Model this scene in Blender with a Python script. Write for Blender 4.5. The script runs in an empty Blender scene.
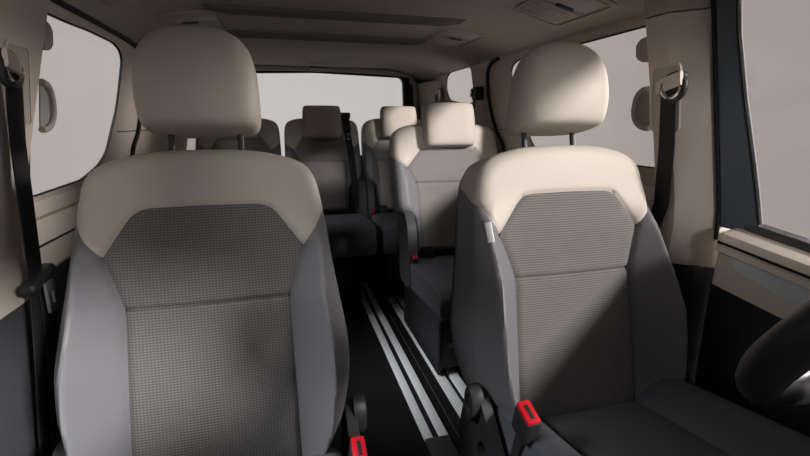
import bpy, bmesh, math, random
import numpy as np
from mathutils import Vector, Matrix
from mathutils.geometry import tessellate_polygon
random.seed(3)
S = bpy.context.scene
COL = S.collection
PI = math.pi

# ------------------------------------------------------------------ materials
def mat(name, col, rough=.6, spec=.35, metal=0., grain=0., gscale=600., bump=0., var=0., coat=0., sheen=0.):
    m = bpy.data.materials.new(name); m.use_nodes = True
    nt = m.node_tree; b = nt.nodes['Principled BSDF']
    b.inputs['Base Color'].default_value = (*col, 1)
    b.inputs['Roughness'].default_value = rough
    b.inputs['Specular IOR Level'].default_value = spec
    b.inputs['Metallic'].default_value = metal
    b.inputs['Coat Weight'].default_value = coat
    b.inputs['Sheen Weight'].default_value = sheen
    tc = nt.nodes.new('ShaderNodeTexCoord')
    if grain or bump:
        n = nt.nodes.new('ShaderNodeTexNoise'); n.inputs['Scale'].default_value = gscale
        n.inputs['Detail'].default_value = 3
        nt.links.new(tc.outputs['Object'], n.inputs['Vector'])
        bp = nt.nodes.new('ShaderNodeBump'); bp.inputs['Strength'].default_value = grain or bump
        bp.inputs['Distance'].default_value = .001
        nt.links.new(n.outputs['Fac'], bp.inputs['Height']); nt.links.new(bp.outputs['Normal'], b.inputs['Normal'])
    if var:
        n2 = nt.nodes.new('ShaderNodeTexNoise'); n2.inputs['Scale'].default_value = 9
        nt.links.new(tc.outputs['Object'], n2.inputs['Vector'])
        mx = nt.nodes.new('ShaderNodeMix'); mx.data_type = 'RGBA'
        mx.inputs[6].default_value = (*[c*(1-var) for c in col], 1); mx.inputs[7].default_value = (*[c*(1+var) for c in col], 1)
        nt.links.new(n2.outputs['Fac'], mx.inputs[0]); nt.links.new(mx.outputs[2], b.inputs['Base Color'])
    return m

def weave(name, light, dark, px, pz, rough=.85, strength=.5):
    """ribbed seat cloth: small raised dashes between sunken threads"""
    m = bpy.data.materials.new(name); m.use_nodes = True
    nt = m.node_tree; N = nt.nodes; L = nt.links; b = N['Principled BSDF']
    b.inputs['Roughness'].default_value = rough; b.inputs['Specular IOR Level'].default_value = .2
    tc = N.new('ShaderNodeTexCoord'); sp = N.new('ShaderNodeSeparateXYZ'); L.new(tc.outputs['Object'], sp.inputs[0])
    def stripe(out, pitch, power):
        a = N.new('ShaderNodeMath'); a.operation = 'MULTIPLY'; a.inputs[1].default_value = PI/pitch; L.new(out, a.inputs[0])
        s = N.new('ShaderNodeMath'); s.operation = 'SINE'; L.new(a.outputs[0], s.inputs[0])
        ab = N.new('ShaderNodeMath'); ab.operation = 'ABSOLUTE'; L.new(s.outputs[0], ab.inputs[0])
        p = N.new('ShaderNodeMath'); p.operation = 'POWER'; p.inputs[1].default_value = power; L.new(ab.outputs[0], p.inputs[0])
        return p.outputs[0]
    mul = N.new('ShaderNodeMath'); mul.operation = 'MULTIPLY'
    if px: L.new(stripe(sp.outputs[0], px, .35), mul.inputs[0])
    else: mul.inputs[0].default_value = 1
    L.new(stripe(sp.outputs[2], pz, .8), mul.inputs[1])
    mx = N.new('ShaderNodeMix'); mx.data_type = 'RGBA'
    mx.inputs[6].default_value = (*dark, 1); mx.inputs[7].default_value = (*light, 1)
    L.new(mul.outputs[0], mx.inputs[0]); L.new(mx.outputs[2], b.inputs['Base Color'])
    bp = N.new('ShaderNodeBump'); bp.inputs['Strength'].default_value = strength; bp.inputs['Distance'].default_value = .001
    L.new(mul.outputs[0], bp.inputs['Height']); L.new(bp.outputs['Normal'], b.inputs['Normal'])
    return m

def glass_mat(name, tint):
    m = bpy.data.materials.new(name); m.use_nodes = True
    nt = m.node_tree; N = nt.nodes; L = nt.links; N.remove(N['Principled BSDF'])
    t = N.new('ShaderNodeBsdfTransparent'); t.inputs[0].default_value = (*tint, 1)
    g = N.new('ShaderNodeBsdfGlossy'); g.inputs['Roughness'].default_value = .02
    mx = N.new('ShaderNodeMixShader'); mx.inputs[0].default_value = .015
    L.new(t.outputs[0], mx.inputs[1]); L.new(g.outputs[0], mx.inputs[2]); L.new(mx.outputs[0], N['Material Output'].inputs[0])
    return m

M = {
 'beige_leather': mat('beige_leather', (.475, .432, .385), .55, .3, grain=.12, gscale=420),
 'slate_leather': mat('slate_leather', (.15, .149, .162), .5, .35, grain=.12, gscale=420),
 'cloth': weave('ribbed_cloth', (.19, .184, .178), (.075, .073, .072), .0068, .0056),
 'cloth_ribs': weave('horizontal_rib_cloth', (.175, .168, .162), (.08, .077, .075), None, .0060),
 'plain_cloth': mat('plain_grey_cloth', (.20, .19, .185), .85, .2, grain=.3, gscale=500),
 'cushion_cloth': mat('dark_cushion_cloth', (.06, .062, .066), .85, .2, grain=.3, gscale=500),
 'cushion_leather': mat('dark_cushion_leather', (.085, .09, .105), .55, .3, grain=.12, gscale=420),
 'black_plastic': mat('black_plastic', (.022, .023, .025), .5, .4, grain=.1),
 'grey_plastic': mat('graphite_plastic', (.06, .062, .066), .5, .4, grain=.1),
 'beige_plastic': mat('beige_trim_plastic', (.56, .49, .43), .6, .25, grain=.06, gscale=700),
 'pale_plastic': mat('pale_door_trim', (.70, .64, .57), .5, .3, grain=.06, gscale=700),
 'headliner': mat('headliner_cloth', (.40, .362, .318), .95, .1, grain=.2, gscale=500),
 'groove_shade': mat('headliner_groove_shade', (.16, .145, .128), .95, .1),  # groove shade put into the colour
 'vent_plastic': mat('vent_plastic', (.40, .365, .325), .6, .3),
 'carpet': mat('black_carpet', (.012, .012, .013), .95, .1, grain=.5, gscale=300),
 'dark_wall': mat('dark_lower_trim', (.045, .047, .053), .7, .3, grain=.1),
 'aluminium': mat('brushed_aluminium', (.88, .92, .96), .45, .5, metal=.1),
 'chrome': mat('chrome', (.8, .8, .8), .15, .5, metal=1.),
 'steel': mat('grey_steel', (.4, .4, .4), .35, .5, metal=.8),
 'rubber': mat('black_rubber', (.01, .01, .01), .7, .3),
 'webbing': mat('black_webbing', (.013, .013, .014), .7, .3, grain=.5, gscale=900),
 'navy_frame': mat('navy_door_frame', (.085, .105, .13), .45, .35, grain=.1),
 'blue_grey': mat('blue_grey_inlay', (.68, .74, .80), .5, .3),
 'red': mat('red_button', (.60, .008, .02), .4, .5),
 'tag': mat('pale_cloth_tag', (.62, .62, .64), .8, .2),
 'body': mat('grey_body_paint', (.30, .30, .30), .5, .4),
 'wheel_leather': mat('black_wheel_leather', (.02, .021, .023), .45, .4, grain=.2, gscale=500),
 'silver': mat('satin_silver', (.42, .42, .42), .35, .5, metal=.6),
 'side_glass': glass_mat('side_glass', (.90, .88, .87)),
 'rear_glass': glass_mat('rear_glass', (.97, .97, .97)),
}

# ------------------------------------------------------------------ mesh tools
class MB:
    def __init__(s): s.v = []; s.f = []
    def add(s, verts, faces):
        o = len(s.v); s.v += [tuple(p) for p in verts]; s.f += [tuple(i+o for i in f) for f in faces]; return s
    def bm(s, b):
        b.verts.index_update(); s.add([v.co[:] for v in b.verts], [[v.index for v in f.verts] for f in b.faces]); b.free(); return s
    def box(s, a, b, bev=.004, seg=2, rot=None):
        bm = bmesh.new(); bmesh.ops.create_cube(bm, size=1)
        a = Vector(a); b = Vector(b); c = (a+b)/2; d = b-a
        for v in bm.verts: v.co = Vector((v.co.x*abs(d.x), v.co.y*abs(d.y), v.co.z*abs(d.z)))
        if bev: bmesh.ops.bevel(bm, geom=list(bm.edges), offset=min(bev, .45*min(abs(x) for x in d)), segments=seg, profile=.5, affect='EDGES')
        mt = Matrix.Translation(c) @ (rot.to_4x4() if rot else Matrix())
        bm.transform(mt); return s.bm(bm)
    def grid(s, P, flip=False):
        n, m = len(P), len(P[0]); F = []
        for i in range(n-1):
            for j in range(m-1):
                q = (i*m+j, i*m+j+1, (i+1)*m+j+1, (i+1)*m+j); F.append(q[::-1] if flip else q)
        return s.add([p for r in P for p in r], F)
    def loft(s, rings, caps=True, closed=True):
        m = len(rings[0]); F = []
        for i in range(len(rings)-1):
            for j in range(m if closed else m-1):
                k = (j+1) % m; F.append((i*m+j, i*m+k, (i+1)*m+k, (i+1)*m+j))
        V = [p for r in rings for p in r]
        if caps:
            for base, r, rev in ((0, rings[0], True), ((len(rings)-1)*m, rings[-1], False)):
                c = [sum(p[i] for p in r)/m for i in range(3)]; V.append(c); ci = len(V)-1
                for j in range(m):
                    k = (j+1) % m; F.append((ci, base+k, base+j) if rev else (ci, base+j, base+k))
        return s.add(V, F)
    def tube(s, path, r, n=10, closed=False, flat=None):
        P = [Vector(p) for p in path]; rings = []; k = len(P)
        up = Vector((0, 0, 1))
        rr = r if isinstance(r, (list, tuple)) else [r]*k
        prev = None
        for i, p in enumerate(P):
            t = (P[(i+1) % k]-P[i-1]) if closed else (P[min(i+1, k-1)]-P[max(i-1, 0)])
            t.normalize()
            if prev is None:
                a = t.cross(up)
                if a.length < .1: a = t.cross(Vector((1, 0, 0)))
            else: a = prev - t*prev.dot(t)
            a.normalize(); prev = a; b = t.cross(a)
            rings.append([tuple(p+a*math.cos(x)*rr[i]+b*math.sin(x)*rr[i]) for x in [2*PI*j/n for j in range(n)]])
        if closed: rings.append(rings[0]); return s.loft(rings, caps=False)
        return s.loft(rings)
    def ribbon(s, path, width_dirs, w, t=.0025):
        rings = []; P = [Vector(p) for p in path]
        for i, p in enumerate(P):
            tg = (P[min(i+1, len(P)-1)]-P[max(i-1, 0)]).normalized()
            a = Vector(width_dirs[i] if isinstance(width_dirs, list) else width_dirs).normalized()
            n = tg.cross(a).normalized()*t/2; a = a*w/2
            rings.append([tuple(q) for q in (p-a-n, p-a*.6-n*1.5, p+a*.6-n*1.5, p+a-n, p+a+n, p+a*.6+n*1.5, p-a*.6+n*1.5, p-a+n)])
        return s.loft(rings)
    def prism(s, outer, holes, fa, fb):
        """polygon (2D, with holes) between the surfaces fa(p) and fb(p)"""
        loops = [outer]+list(holes); flat = [p for l in loops for p in l]; n = len(flat)
        tris = tessellate_polygon([[Vector((p[0], p[1], 0)) for p in l] for l in loops])
        V = [fa(p) for p in flat]+[fb(p) for p in flat]
        F = [tuple(t) for t in tris]+[tuple(i+n for i in t)[::-1] for t in tris]
        o = 0
        for l in loops:
            m = len(l)
            for i in range(m):
                k = (i+1) % m; F.append((o+i, o+k, o+k+n, o+i+n))
            o += m
        return s.add(V, F)
    def build(s, name, m, parent=None, smooth=True, angle=40, merge=True):
        me = bpy.data.meshes.new(name); me.from_pydata(s.v, [], s.f)
        bm = bmesh.new(); bm.from_mesh(me)
        if merge: bmesh.ops.remove_doubles(bm, verts=bm.verts, dist=1e-5)
        bmesh.ops.recalc_face_normals(bm, faces=bm.faces)
        bm.to_mesh(me); bm.free()
        if smooth:
            me.polygons.foreach_set('use_smooth', [True]*len(me.polygons))
            me.set_sharp_from_angle(angle=math.radians(angle))
        me.materials.append(M[m] if isinstance(m, str) else m)
        o = bpy.data.objects.new(name, me); COL.objects.link(o)
        if parent: o.parent = parent
        return o

def empty(name, loc=(0, 0, 0)):
    o = bpy.data.objects.new(name, None); COL.objects.link(o); o.location = loc; o.empty_display_size = .1; return o
def tag(o, label, cat, group=None, kind=None):
    o['label'] = label; o['category'] = cat
    if group: o['group'] = group
    if kind: o['kind'] = kind
    return o
def struct(o, label=None, cat=None):
    o['kind'] = 'structure'
    if label: o['label'] = label
    if cat: o['category'] = cat
    return o
def copy_tree(o, parent=None):
    c = o.copy(); COL.objects.link(c); c.parent = parent
    for ch in list(o.children): copy_tree(ch, c)
    return c

def poly_smooth(pts, r=.02, n=5):
    """round the corners of a closed 2D polygon"""
    out = []; k = len(pts)
    for i in range(k):
        a, b, c = (np.array(pts[(i+d) % k], float) for d in (-1, 0, 1))
        la, lc = np.linalg.norm(a-b), np.linalg.norm(c-b)
        d = min(r, .45*la, .45*lc); p = b+(a-b)/la*d; q = b+(c-b)/lc*d
        for t in np.linspace(0, 1, n): out.append(tuple((1-t)**2*p+2*t*(1-t)*b+t*t*q))
    return out
def resample(pl, n, ease=.55):
    pl = np.array(pl, float); seg = np.linalg.norm(np.diff(pl, axis=0), axis=1); cs = np.concatenate([[0], np.cumsum(seg)])
    t = np.linspace(0, 1, n); t = (1-ease)*t+ease*(.5-.5*np.cos(PI*t)); t *= cs[-1]
    return np.stack([np.interp(t, cs, pl[:, i]) for i in range(pl.shape[1])], 1)
def catmull(pts, n=8):
    P = [np.array(p, float) for p in pts]; P = [2*P[0]-P[1]]+P+[2*P[-1]-P[-2]]; out = []
    for i in range(1, len(P)-2):
        for t in np.linspace(0, 1, n, endpoint=False):
            a, b, c, d = P[i-1], P[i], P[i+1], P[i+2]
            out.append(.5*((2*b)+(c-a)*t+(2*a-5*b+4*c-d)*t*t+(3*b-a-3*c+d)*t**3))
    out.append(P[-2]); return np.array(out)
def coons(bot, top, left, right, n=34, m=34):
    """bot/top run left to right, left/right run bottom to top"""
    b, t = resample(bot, n), resample(top, n); l, r = resample(left, m), resample(right, m)
    u = np.linspace(0, 1, n); u = .45*u+.55*(.5-.5*np.cos(PI*u)); v = np.linspace(0, 1, m); v = .45*v+.55*(.5-.5*np.cos(PI*v))
    G = np.zeros((m, n, 2))
    for j in range(m):
        for i in range(n):
            U, V = u[i], v[j]
            G[j, i] = (1-V)*b[i]+V*t[i]+(1-U)*l[j]+U*r[j]-((1-U)*(1-V)*b[0]+U*(1-V)*b[-1]+(1-U)*V*t[0]+U*V*t[-1])
    return G
def dist_poly(P, pl):
    """distance from points P (k,2) to polyline pl"""
    pl = np.array(pl, float); A = pl[:-1]; D = pl[1:]-A; L2 = (D**2).sum(1)+1e-12
    best = np.full(len(P), 1e9)
    for a, d, l in zip(A, D, L2):
        t = np.clip(((P-a)@d)/l, 0, 1); q = P-(a+t[:, None]*d); best = np.minimum(best, np.sqrt((q**2).sum(1)))
    return best
def sstep(a, b, x): t = np.clip((x-a)/(b-a), 0, 1); return t*t*(3-2*t)

# ------------------------------------------------------------------ seats
def make_seat(name, sp, mats):
    """one seat, back leaning towards +y; root on the floor below the foot of the backrest"""
    root = empty(name)
    tr = sp['recline']; ca = 1/math.sqrt(1+tr*tr); sa = tr*ca; z0 = sp['z0']
    def mp(x, w, s): return (x, w*sa-s*ca, z0+w*ca+s*sa)
    # outline right half, bottom to top (x, w)
    oR = catmull(sp['outline'], 10); oL = oR[::-1]*np.array([-1, 1])
    full = np.concatenate([oR, oL[1:]])
    ws = oR[:, 1]; imax = sp.get('wstart', -.14)
    Wk = sp['halfw']; Pk = sp['panel']
    def Wf(w): return np.interp(w, [k[0] for k in Wk], [k[1] for k in Wk])
    def Pf(w): return np.interp(w, [k[0] for k in Pk], [k[1] for k in Pk])
    Bk = sp['bump']; r = sp['round']; depth = sp['depth']
    def Bf(w): return np.interp(w, [k[0] for k in Bk], [k[1] for k in Bk])
    def front(P, grooves):
        x, w = P[:, 0], P[:, 1]; ax = np.abs(x)
        pw, ww = Pf(w), Wf(w); t = (ax-pw)/np.maximum(ww-pw, .02)
        s = Bf(w)*((np.clip(t/.66, 0, 1)-.62*np.clip((t-.68)/.32, 0, 1)) if sp.get('crease') else sstep(-.05, .6, t))+sp['crown']*np.clip(1-(ax/np.maximum(ww, .05))**2, 0, 1)
        d = dist_poly(P, full); dd = np.clip(d, 0, r)
        s -= r-np.sqrt(np.maximum(r*r-(r-dd)**2, 0))
        for g, dep, sg in grooves: s -= dep*np.exp(-(dist_poly(P, g)/sg)**2)
        return s
    def patch(mb, G, grooves):
        m, n = G.shape[:2]; s = front(G.reshape(-1, 2), grooves).reshape(m, n)
        mb.grid([[mp(G[j, i, 0], G[j, i, 1], s[j, i]) for i in range(n)] for j in range(m)])
    def mir(a): return np.array(a)*np.array([-1, 1])
    pb, (ycx, ycw), (ptx, ptw), seam = sp['panel_bottom'], sp['yoke_corner'], sp['panel_top'], sp['seam']
    # panel side lines (right)
    low_R = [(Pf(w), w) for w in np.linspace(pb, seam, 12)]
    up_R = [(Pf(w), w) for w in np.linspace(seam, ycw, 8)]+[(ycx, ycw)]
    rc = sp.get('corner', .03)
    dx, dw = ptx-ycx, ptw-ycw; ll = math.hypot(dx, dw)
    c0 = (ptx-dx/ll*rc, ptw-dw/ll*rc); c1 = (ptx-rc, ptw+sp.get('arch', .004)*.5)
    arc = [tuple((1-t)**2*np.array(c0)+2*t*(1-t)*np.array((ptx, ptw))+t*t*np.array(c1)) for t in np.linspace(0, 1, 7)]
    diag_R = [(ycx, ycw), c0]+arc[1:4]          # up to the middle of the rounded corner
    topc = arc[3:]
    topline = [(-p[0], p[1]) for p in topc]; topline = topline+[(0, ptw+sp.get('arch', .004))]+topc[::-1]
    upR = up_R+diag_R[1:]
    seamline = [(-Pf(seam), seam), (0, seam-.002), (Pf(seam), seam)]
    botline = [(-Pf(pb), pb), (Pf(pb), pb)]
    edge_R = low_R+up_R[1:]+diag_R[1:]; edge_L = mir(edge_R)
    gr = sp['groove']
    gpanel = [(edge_R, gr, .006), (edge_L, gr, .006), (topline, gr, .006), (seamline, gr*1.7, .0045)]
    back = empty_part = None
    # outline split: where shoulder cover meets the bolster
    def osub(wa, wb):
        """outline (right) between arc positions where it climbs past wa and wb"""
        ia = next(i for i in range(len(oR)) if oR[i, 1] >= wa and i > sp['ostart']); ib = len(oR)-1 if wb is None else next(i for i in range(len(oR)) if oR[i, 1] >= wb and i > sp['ostart'])
        return oR[ia:ib+1]
    ysF, ysB = sp['split_front'], sp['split_back']
    iF = next(i for i in range(len(oR)) if oR[i, 1] >= ysF); iB = next(i for i in range(len(oR)) if oR[i, 1] >= ysB)
    i0 = 0
    while oR[i0, 0] < Pf(pb)-1e-6: i0 += 1      # the outline leaves the panel's bottom corner here
    shoulder_i = int(np.argmin(np.abs(oR[:, 0]-ptx*.92)+(oR[:, 1] < ysF)*9))
    bshell = MB()
    rings = []
    for k, (s, ins) in enumerate([(-r, 0), (-depth*.8, .0), (-depth, .008), (-depth-.012, .03)]):
        rg = full.copy(); c = np.array([0, .2]); rg = c+(rg-c)*(1-ins/.3)
        rings.append([mp(p[0], p[1], s) for p in rg])
    # back shell: only the rear of it (the sides belong to the covers)
    bshell.loft(rings[1:], caps=False)
    o = len(bshell.v); ring = rings[-1]; cen = [sum(p[i] for p in ring)/len(ring) for i in range(3)]
    bshell.add(ring+[cen], [(i, (i+1) % len(ring), len(ring)) for i in range(len(ring))])
    back = bshell.build('backrest', 'grey_plastic', root)
    # panels
    lo = MB(); patch(lo, coons(botline, seamline, mir(low_R), low_R), gpanel); lo.build('lower_panel', mats['panel'], back)
    up = MB(); patch(up, coons(seamline, topline, mir(upR), upR), gpanel); up.build('upper_panel', mats['panel'], back)
    # side line of the yoke: from the panel corner to the outline
    bline = catmull([(ycx, ycw), (ycx*.45+oR[iF, 0]*.55, ycw*.55+oR[iF, 1]*.45+.003), tuple(oR[iF])], 6)
    crease = [(Pf(w)+(Wf(w)-Pf(w))*.67, w) for w in np.linspace(-.12, ysF-.03, 14)]
    gb = gpanel+[(bline, gr, .006), (mir(bline), gr, .006)]+([(crease, .002, .003), (mir(crease), .002, .003)] if sp.get('crease') else [])
    inner = low_R+up_R[1:]
    def skirt(mb, i_front0, i_back0, i1, sg):
        R_ = []
        for t, s, ins in [(0, 'f', 0), (.35, -r-(depth*.8-r)*.35, 0), (1, -depth*.8, 0)]:
            ia = int(round(i_front0+(i_back0-i_front0)*t)); sub = resample(oR[ia:i1+1], 40, 0)
            if s == 'f': sv = front(sub, gb)
            else: sv = np.full(40, s)
            R_.append([mp(sg*p[0], p[1], q) for p, q in zip(sub, sv)])
        mb.grid(R_, flip=sg < 0)
    def skirt_low(mb, i0_, i_front1, i_back1, sg):
        R_ = []
        for t, s in [(0, 'f'), (.35, -r-(depth*.8-r)*.35), (1, -depth*.8)]:
            ib = int(round(i_front1+(i_back1-i_front1)*t)); sub = resample(oR[i0_:ib+1], 50, 0)
            sv = front(sub, gb) if s == 'f' else np.full(50, s)
            R_.append([mp(sg*p[0], p[1], q) for p, q in zip(sub, sv)])
        mb.grid(R_, flip=sg < 0)
    for sg in (-1, 1):
        mb = MB()
        q = max(i0+2, sp['lowcorner'])
        bt = [inner[0]]+[tuple(p) for p in oR[i0:q+1]]
        G = coons(bt, bline, inner, oR[q:iF+1])
        if sg < 0: G = G*np.array([-1, 1]); G = G[:, ::-1]
        patch(mb, G, gb); skirt_low(mb, 0 if sp['lowcorner'] < 2 else i0, iF, iB, sg)
        mb.build('side_bolster', mats['bolster'], back)
    # shoulder cover (yoke): centre and two wings, plus its rolled-over edge
    yk = MB()
    tR = oR[shoulder_i:]; topO = np.concatenate([mir(tR), tR[::-1][1:]])
    cl = [topline[0], tuple(mir(oR[shoulder_i]))]; cr = [topline[-1], tuple(oR[shoulder_i])]
    patch(yk, coons(topline, topO, cl, cr, 40, 24), gb)
    for sg in (-1, 1):
        G = coons(bline, [topline[-1], tuple(oR[shoulder_i])], diag_R, oR[iF:shoulder_i+1], 30, 34)
        if sg < 0: G = G*np.array([-1, 1]); G = G[:, ::-1]
        patch(yk, G, gb); skirt(yk, iF, iB, len(oR)-1, sg)
    yk.build('shoulder_cover', mats['yoke'], back)
    # headrest
    h = sp['head']; hb = MB(); rings = []
    for w, hw, hd, sc in catmull(h['prof'], 5):
        ring = []
        for k in range(40):
            a = 2*PI*k/40; e = 2/h['exp']
            cx, sy = math.cos(a), math.sin(a)
            ring.append(mp(hw*math.copysign(abs(cx)**e, cx), w, sc+hd*math.copysign(abs(sy)**e, sy)))
        rings.append(ring)
    hb.loft(rings); head = hb.build('headrest', mats['head'], root, angle=60)
    if h.get('posts'):
        for sg in (-1, 1):
            pm = MB(); pm.tube([mp(sg*.075, w, h['ps']) for w in (sp['outline'][-1][1]-.03, h['prof'][0][0]+.02)], .0072)
            pm.build('headrest_post', 'black_plastic', head)
            sm = MB(); sm.loft([[mp(sg*.075+rx*math.cos(a), ww, h['ps']+rx*.8*math.sin(a)) for a in np.linspace(0, 2*PI, 16, endpoint=False)] for rx, ww in ((.017, sp['outline'][-1][1]-.03), (.017, sp['outline'][-1][1]-.003), (.013, sp['outline'][-1][1]+.0))])
            sm.build('post_sleeve', 'vent_plastic', back)
    # cushion: a padded block, centre and two bolsters, front towards -y
    c = sp['cushion']; z1, z2, yr, yf, hw, cw, th = c['z_rear'], c['z_front'], c['y_rear'], c['y_front'], c['hw'], c['cw'], c['th']
    def csurf(xa, xb, lift, name, mt, par, sub=None, dz=0):
        mb = MB(); n, m = 26, 40; top = []
        X = xa+(xb-xa)*(.5-.5*np.cos(PI*np.linspace(0, 1, n))); T = .5-.5*np.cos(PI*np.linspace(0, 1, m))
        for t in T:
            row = []
            y = yr+(yf-yr)*t; zz = z1+(z2-z1)*t
            for x in X:
                e = min(abs(x-xa), abs(x-xb)); ee = min(e, .03); de = .03-math.sqrt(max(.0009-(.03-ee)**2, 0))
                f = min((t)*(yr-yf), (1-t)*(yr-yf)); ff = min(f, .05); df = .05-math.sqrt(max(.0025-(.05-ff)**2, 0))
                outer = max(abs(xa), abs(xb)); q = abs((x-xa)/(xb-xa) if abs(xb) > abs(xa) else (x-xb)/(xa-xb))
                l = lift*sstep(0, .7, np.array(q)) if lift else 0
                gz = 0
                if sub and abs(t-sub) < .03: gz = .005*math.exp(-((t-sub)/.012)**2)
                row.append((x, y, zz+float(l)-(.4 if lift == 0 else .7)*de-df-gz+dz))
            top.append(row)
        mb.grid(top, flip=True)
        zb = lambda t: c['zb_rear']+(c['zb_front']-c['zb_rear'])*t
        loop = [(top[i][0], T[i]) for i in range(m)]+[(top[-1][j], 1) for j in range(1, n)]+[(top[i][-1], T[i]) for i in range(m-2, -1, -1)]+[(top[0][j], 0) for j in range(n-2, 0, -1)]
        mb.loft([[p for p, t in loop], [(p[0], p[1], (p[2]+zb(t))/2) for p, t in loop], [(p[0]*.99, p[1], zb(t)+.015) for p, t in loop], [(p[0]*.95, p[1]*.98, zb(t)) for p, t in loop]], caps=False)
        return mb.build(name, mt, par, angle=50)
    cu = csurf(-cw, cw, 0, 'seat_cushion', mats['cushion'], root, c.get('sub'))
    if c['lift'] is not None:
        csurf(cw-.002, hw, c['lift'], 'cushion_bolster', mats['cushion_side'], cu); csurf(-hw, -cw+.002, c['lift'], 'cushion_bolster', mats['cushion_side'], cu)
    return root, mp, back, cu

front_spec = dict(recline=.23, z0=.5,
  outline=[(0, -.178), (.10, -.178), (.172, -.176), (.205, -.165), (.238, -.12), (.270, -.05), (.289, .04), (.290, .12), (.277, .22), (.265, .31), (.258, .38), (.250, .44), (.239, .49), (.220, .52), (.190, .538), (.15, .549), (.118, .555), (.06, .559), (0, .560)],
  halfw=[(-.2, .20), (-.165, .205), (-.12, .238), (-.05, .27), (.04, .289), (.12, .290), (.22, .277), (.31, .265), (.38, .258), (.44, .25), (.49, .239), (.56, .15)],
  panel=[(-.2, .172), (.0, .170), (.225, .165), (.30, .189), (.336, .202), (.43, .133), (.56, .12)],
  bump=[(-.2, .04), (-.14, .07), (-.05, .106), (.12, .104), (.22, .082), (.31, .048), (.37, .022), (.42, .006), (.46, 0)],
  round=.030, depth=.165, crown=.012, groove=.0045, crease=True,
  panel_bottom=-.176, yoke_corner=(.202, .336), panel_top=(.136, .432), seam=.225, corner=.028,
  split_front=.414, split_back=.465, ostart=20, lowcorner=34,
  head=dict(posts=True, ps=-.075, exp=3.2, prof=[(.604, .095, .06, -.052), (.607, .110, .08, -.052), (.616, .1205, .093, -.050), (.64, .1255, .096, -.042), (.68, .1255, .086, -.024), (.72, .1235, .078, -.017), (.75, .118, .066, -.010), (.775, .108, .056, -.008), (.797, .090, .043, -.006), (.812, .064, .029, -.004), (.820, .034, .014, -.003), (.822, .004, .002, -.003)]),
  cushion=dict(z_rear=.398, z_front=.472, y_rear=-.04, y_front=-.50, hw=.258, cw=.140, th=.12, lift=.055, zb_rear=.27, zb_front=.33, sub=.14))
fm = dict(panel='cloth', bolster='slate_leather', yoke='beige_leather', head='beige_leather', cushion='cushion_cloth', cushion_side='cushion_leather')

def front_seat(name, spec, mats, sgn, label):
    """sgn: side (in x) of the buckle and of the recliner knob"""
    root, mp, back, cu = make_seat(name, spec, mats)
    dz = spec['z0']-.5
    b = MB()
    b.box((-.21, -.46, .22+dz), (.21, .06, .285+dz), .02); b.box((-.19, -.40, .10), (.19, .02, .24+dz), .03); b.box((-.22, -.44, .0), (.22, .06, .13), .015)
    base = b.build('seat_base', 'black_plastic', root)
    for sx in (-1, 1):
        rl = MB(); rl.box((sx*.17-.02, -.5, 0), (sx*.17+.02, .12, .02), .003); rl.build('slide_rail', 'grey_plastic', base)
    # side shield with its round recliner pivot, on the inboard side
    for s_, nm in ((sgn, 'side_shield'), (-sgn, 'side_shield')):
        sh = MB()
        prof = poly_smooth([(-.46, .27+dz), (-.24, .30+dz), (-.16, .36+dz), (-.09, .43+dz), (-.045, .475+dz), (.0, .48+dz), (.03, .44+dz), (.07, .30+dz), (.05, .20+dz), (-.40, .20+dz)], .04)
        hole = [(-.085+.035*math.cos(a)*(1), .335+dz+.032*math.sin(a)) for a in np.linspace(0, 2*PI, 18, endpoint=False)]
        sh.prism(prof, [hole] if s_ == sgn else [], lambda p: (s_*.272, p[0], p[1]), lambda p: (s_*.297, p[0], p[1]))
        shield = sh.build(nm, 'black_plastic', root, angle=35)
        if s_ == sgn:
            kn = MB()
            kn.loft([[(s_*xx, -.035+rr*.028*math.cos(a), .446+dz+rr*.046*math.sin(a)) for a in np.linspace(0, 2*PI, 28, endpoint=False)] for xx, rr in ((.290, 1), (.312, 1), (.318, .9), (.318, .55), (.312, .5))])
            kn.build('recliner_knob', 'black_plastic', shield, angle=35)
    root['label'] = label; root['category'] = 'car seat'; root['group'] = 'front seats'
    return root, mp, back, cu
def buckle(root, p, tilt, turn=0, scale=1.):
    """black seat belt buckle on its stalk, red button on top; p in seat coordinates"""
    bx = MB(); R = Matrix.Rotation(tilt, 3, 'Y') @ Matrix.Rotation(turn, 3, 'X')
    def T(q): v = R @ Vector(q)*scale; return (p[0]+v.x, p[1]+v.y, p[2]+v.z)
    def rbox(a, b_, bev):
        t = MB().box(a, b_, bev); return [T(q) for q in t.v], t.f
    bx.add(*rbox((-.017, -.027, -.07), (.017, .027, .0), .006)); bx.add(*rbox((-.010, -.014, -.20), (.010, .014, -.06), .004))
    bk = bx.build('belt_buckle', 'black_plastic', root)
    rd = MB(); rd.add(*rbox((-.0145, -.0235, -.020), (.0145, .0285, .006), .004)); rd.build('red_button', 'red', bk)
    sl = MB(); sl.add(*rbox((-.004, -.0165, .0045), (.004, .0165, .0075), .001)); sl.build('latch_slot', 'black_plastic', bk)
    return bk

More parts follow.
